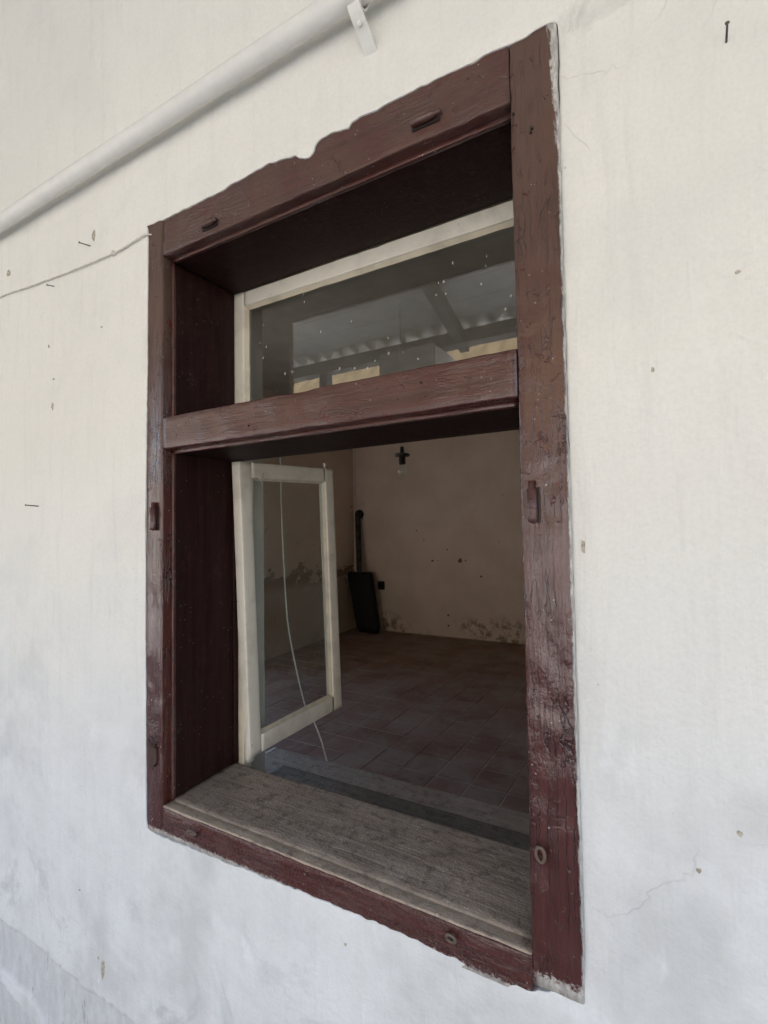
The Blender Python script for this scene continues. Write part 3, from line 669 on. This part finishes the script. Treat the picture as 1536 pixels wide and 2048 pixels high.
# ------------------------------------------------------------------ things in the room
tc = thing('pull_cord', 'white cord hanging in a curve behind the open sash', 'cord', (.1, .47, .5+Z0))
bm = bmesh.new(); tube(bm, smooth_path([(.062, .300, 1.030+Z0), (.063, .36, 1.036+Z0), (.065, .43, 1.025+Z0), (.065, .44, .99+Z0), (.060, .448, .853+Z0), (.045, .484, .515+Z0), (.050, .51, .340+Z0), (.083, .538, .143+Z0), (.112, .545, .098+Z0), (.140, .548, .04+Z0), (.160, .552, -.026+Z0)], 8), .0029, 8); fin('cord', bm, M['cord'], tc, True)

st = thing('stove', 'black slab-like stove with a flue pipe in the far corner of the room', 'stove', (-2.42, 4.85, -.6+Z0))
lean = lambda z: -.135*(z+.6)/.80
def stbox(name, z0, z1, wa, wb, d0, d1, mat, r, n):
    bm = bmesh.new(); rings = []
    for i in range(n+1):
        t = i/n; z = z0+(z1-z0)*t; k = 1.0
        edge = min(t, 1-t)*(z1-z0); sh = max(0, .02-edge); k = sh*.8
        wv = wa+(wb-wa)*t; cx = -2.40+lean(z)
        ring = [bm.verts.new((u, v, z+Z0)) for u, v in rrect(cx-wv/2+k, cx+wv/2-k, d0+k, d1-k, r, .2)]
        rings.append(ring)
    for a, b in zip(rings, rings[1:]):
        for j in range(len(a)): bm.faces.new((a[j], a[(j+1) % len(a)], b[(j+1) % len(b)], b[j]))
    bm.faces.new(rings[0][::-1]); bm.faces.new(rings[-1]); return fin(name, bm, M[mat], st, True)
stbox('body', -.57, .20, .33, .36, 4.87, 5.0, 'stove', .03, 34)
stbox('base', -.6, -.572, .30, .31, 4.89, 4.98, 'stove', .02, 4)
bm = bmesh.new(); tube(bm, smooth_path([(-2.535, 4.93, .17+Z0), (-2.575, 4.98, .45+Z0), (-2.615, 5.03, .72+Z0), (-2.642, 5.065, .92+Z0), (-2.646, 5.08, .965+Z0), (-2.648, 5.10, .985+Z0), (-2.648, 5.14, .99+Z0)], 5), .040, 18); fin('flue_pipe', bm, M['flue'], st, True)
bm = bmesh.new(); lathe(bm, [(.042, -.03), (.060, -.02), (.066, .02)], (-2.648, 5.115, .99+Z0), Vector((0, 1, 0)), 20); fin('collar', bm, M['stove'], st, True)

lp = thing('pendant_lamp', 'bare bulb in a black holder hanging from the room ceiling', 'lamp', (-.41, 2.2, 1.2+Z0))
lx, ly = -.408, 2.2
bm = bmesh.new(); tube(bm, [(lx, ly, 2.33+Z0), (lx+.003, ly, 1.8+Z0), (lx, ly, 1.33+Z0)], .0032, 8); fin('flex', bm, M['cord'], lp, True)
bm = bmesh.new(); lathe(bm, [(.006, .095), (.013, .090), (.016, .055), (.018, .050), (.050, .043), (.054, .034), (.050, .026), (.024, .022), (.024, -.028), (.020, -.030)], (lx, ly, 1.228+Z0), seg=22); fin('holder', bm, M['black'], lp, True)
bm = bmesh.new(); lathe(bm, [(.014, .022), (.014, .0), (.020, -.018), (.029, -.042), (.030, -.056), (.024, -.074), (.010, -.085)], (lx, ly, 1.200+Z0), seg=20); fin('bulb', bm, M['bulb'], lp, True)
bm = bmesh.new(); lathe(bm, [(.0045, .0), (.003, -.03), (.006, -.045)], (lx, ly, 1.195+Z0), seg=8); fin('filament_stem', bm, M['fleck'], lp, True)
so_ = thing('wall_socket', 'dark square socket on the far wall beside the stove', 'socket', (-2.31, 5.12, .015+Z0))
bm = bmesh.new(); sweep(bm, 'y', 5.105, 5.132, rrect(-2.355, -2.262, -.045+Z0, .068+Z0, .01, .05), 2); fin('plate', bm, M['black'], so_)
bm = bmesh.new(); lathe(bm, [(.030, 0), (.030, .004), (.024, .004), (.022, -.002)], (-2.308, 5.105, .012+Z0), Vector((0, -1, 0)), 18); fin('insert', bm, M['black'], so_)
wc = thing('corner_cable', 'thin pale cable running down the room corner to the flue pipe', 'cable', (-2.70, 5.1, 1.5+Z0))
bm = bmesh.new(); tube(bm, [(-2.715, 5.118, 2.33+Z0), (-2.712, 5.118, 1.6+Z0), (-2.712, 5.118, -.2+Z0)], .009, 8); fin('cable', bm, M['reveal'], wc, True)
for i, (x, z, s) in enumerate(((-1.165, .366, .030), (-1.09, .366, .012), (-1.545, .355, .018), (-1.47, .358, .008), (-1.335, .50, .011), (-1.66, .62, .011), (-1.34, -.33, .016), (-.66, .60, .007))):   # spots where the paint has come off the far wall
    bm = bmesh.new(); rnd = random.Random(i+50); n = 11
    a = [bm.verts.new((x+s*(.5+.7*rnd.random())*math.cos(2*math.pi*k/n), 5.1275, z+Z0+s*(.5+.8*rnd.random())*math.sin(2*math.pi*k/n))) for k in range(n)]
    b = [bm.verts.new((v.co.x, 5.135, v.co.z)) for v in a]; bm.faces.new(a)
    for k in range(n): bm.faces.new((a[k], a[(k+1) % n], b[(k+1) % n], b[k]))
    fin('chip', bm, M['door'], bpy.data.objects['wall_back'])

# ------------------------------------------------------------------ porch and yard (seen mirrored in the fanlight, and lighting the wall)
struct(bx('porch_floor', -6.2, 5.2, -2.95, .0, -.10, 0.0, M['concrete']))
gm = bmesh.new(); vv = [gm.verts.new(p) for p in ((-150, -150, -.16), (150, -150, -.16), (150, 150, -.16), (-150, 150, -.16))]; gm.faces.new(vv); struct(fin('ground', gm, M['earth']))
struct(bx('yard', -14, 14, -8.49, -4.6, -.165, -.13, M['yard']))
struct(bx('dark_ground_strip', -14, 14, -4.598, -2.96, -.166, -.145, M['dark_strip']))  # dark ground added out of view to darken the lower jamb's reflection
pr = thing('porch_roof', 'lean-to porch roof of corrugated sheet on grey timbers', 'roof', (0, -1, 3.4))
ez, wz = 2.46+Z0, 3.30+Z0
slope = (wz-ez)/2.6
def roofz(y): return wz+slope*y
bm = bmesh.new(); n = int(11.4/.0163); pts = []
for i in range(n+1):
    x = -6.2+11.4*i/n; c_ = .021*math.sin(2*math.pi*x/.165)
    pts.append([bm.verts.new((x, y, roofz(y)+c_+t)) for y, t in ((-.002, 0), (-2.70, 0), (-2.70, .007), (-.002, .007))])
for a, b in zip(pts, pts[1:]):
    for k in range(4): bm.faces.new((a[k], a[(k+1) % 4], b[(k+1) % 4], b[k]))
fin('corrugated_sheet', bm, M['sheet'], pr, True)
for x in (-4.3, -2.25, -.32, 1.62, 3.6):
    bm = bmesh.new(); vv = []
    for y in (-.002, -2.69): vv.append([bm.verts.new((x+dx, y, roofz(y)-.052+dz)) for dx, dz in ((-.04, 0), (.04, 0), (.04, -.11), (-.04, -.11))])
    for k in range(4): bm.faces.new((vv[0][k], vv[0][(k+1) % 4], vv[1][(k+1) % 4], vv[1][k]))
    bm.faces.new(vv[0][::-1]); bm.faces.new(vv[1]); fin('rafter', bm, M['timber'], pr)
for y in (-.9, -1.75): bx('purlin', -6.1, 5.1, y-.03, y+.03, roofz(y)-.115, roofz(y)-.052, M['timber'], pr)
for i in range(13):                               # boarded underside
    ya, yb = -.012-.188*i, -.012-.188*i-.183; bm = bmesh.new()
    vv = [bm.verts.new((x, y, roofz(y)+d)) for x in (-6.15, 5.15) for y, d in ((ya, -.028), (ya, -.050), (yb, -.050), (yb, -.028))]
    for k in range(4): bm.faces.new((vv[k], vv[(k+1) % 4], vv[4+(k+1) % 4], vv[4+k]))
    bm.faces.new(vv[:4][::-1]); bm.faces.new(vv[4:]); fin('ceiling_board', bm, M['sheet'], pr)
bx('eave_beam', -6.2, 5.2, -2.67, -2.54, 2.295+Z0, 2.407+Z0, M['timber'], pr, .006)
for i, x in enumerate((-4.9, -.73, 3.4)):
    p = thing('porch_pillar', ('square plastered porch pillar left of the window, nearest the house end', 'square plastered porch pillar facing the window, mirrored in the fanlight', 'square plastered porch pillar right of the window')[i], 'pillar', (x, -2.605, 0), 'porch pillars')
    bx('shaft', x-.265, x+.265, -2.84, -2.37, .12, 2.285+Z0, M['pillar'], p, .015)
    bx('foot', x-.30, x+.30, -2.88, -2.33, 0, .121, M['concrete'], p, .01)
bx('post', -1.78, -1.69, -2.65, -2.56, 0, 2.294+Z0, M['timber'], pr)
hr = thing('house_roof', 'tiled main roof of the house above the porch', 'roof', (0, 2.6, 4))
bm = bmesh.new(); vv = [[bm.verts.new((x, y, z)) for x in (-6.4, 5.4)] for y, z in ((-.25, 4.32), (2.7, 5.9), (5.9, 4.32), (5.9, 4.18), (2.7, 5.76), (-.25, 4.18))]
for a in range(6): bm.faces.new((vv[a][0], vv[a][1], vv[(a+1) % 6][1], vv[(a+1) % 6][0]))
bm.faces.new([v[0] for v in vv][::-1]); bm.faces.new([v[1] for v in vv]); fin('roof_slab', bm, M['rtile'], hr)
ob = thing('neighbour_building', 'long low building with a tan tiled roof across the yard', 'building', (0, -11, 0))
bx('wall', -15, 9, -14.0, -8.5, -.2, 3.3, M['facade'], ob)
bm = bmesh.new(); n = 540
pts = []
for i in range(n+1):
    x = -15.4+24.8*i/n; c_ = .10*abs(math.sin(math.pi*x/.46))
    pts.append([bm.verts.new((x, y, z+c_)) for y, z in ((-8.1, 3.15), (-11.25, 7.2), (-14.4, 3.15))])
for a, b in zip(pts, pts[1:]):
    for k in range(2): bm.faces.new((a[k], a[k+1], b[k+1], b[k]))
fin('roof', bm, M['rtile'], ob)
for x in (-9.5, -5.6, -1.6, 2.6, 6.2):
    f = bx('window', x-.5, x+.5, -8.54, -8.47, .9, 2.2, M['door'], ob)
    for s in (-1, 1): bx('pane', x+s*.235-.2, x+s*.235+.2, -8.485, -8.462, .98, 2.12, M['darkglass'], f)
bx('door', -3.9, -2.9, -8.53, -8.46, -.1, 2.1, M['door'], ob)
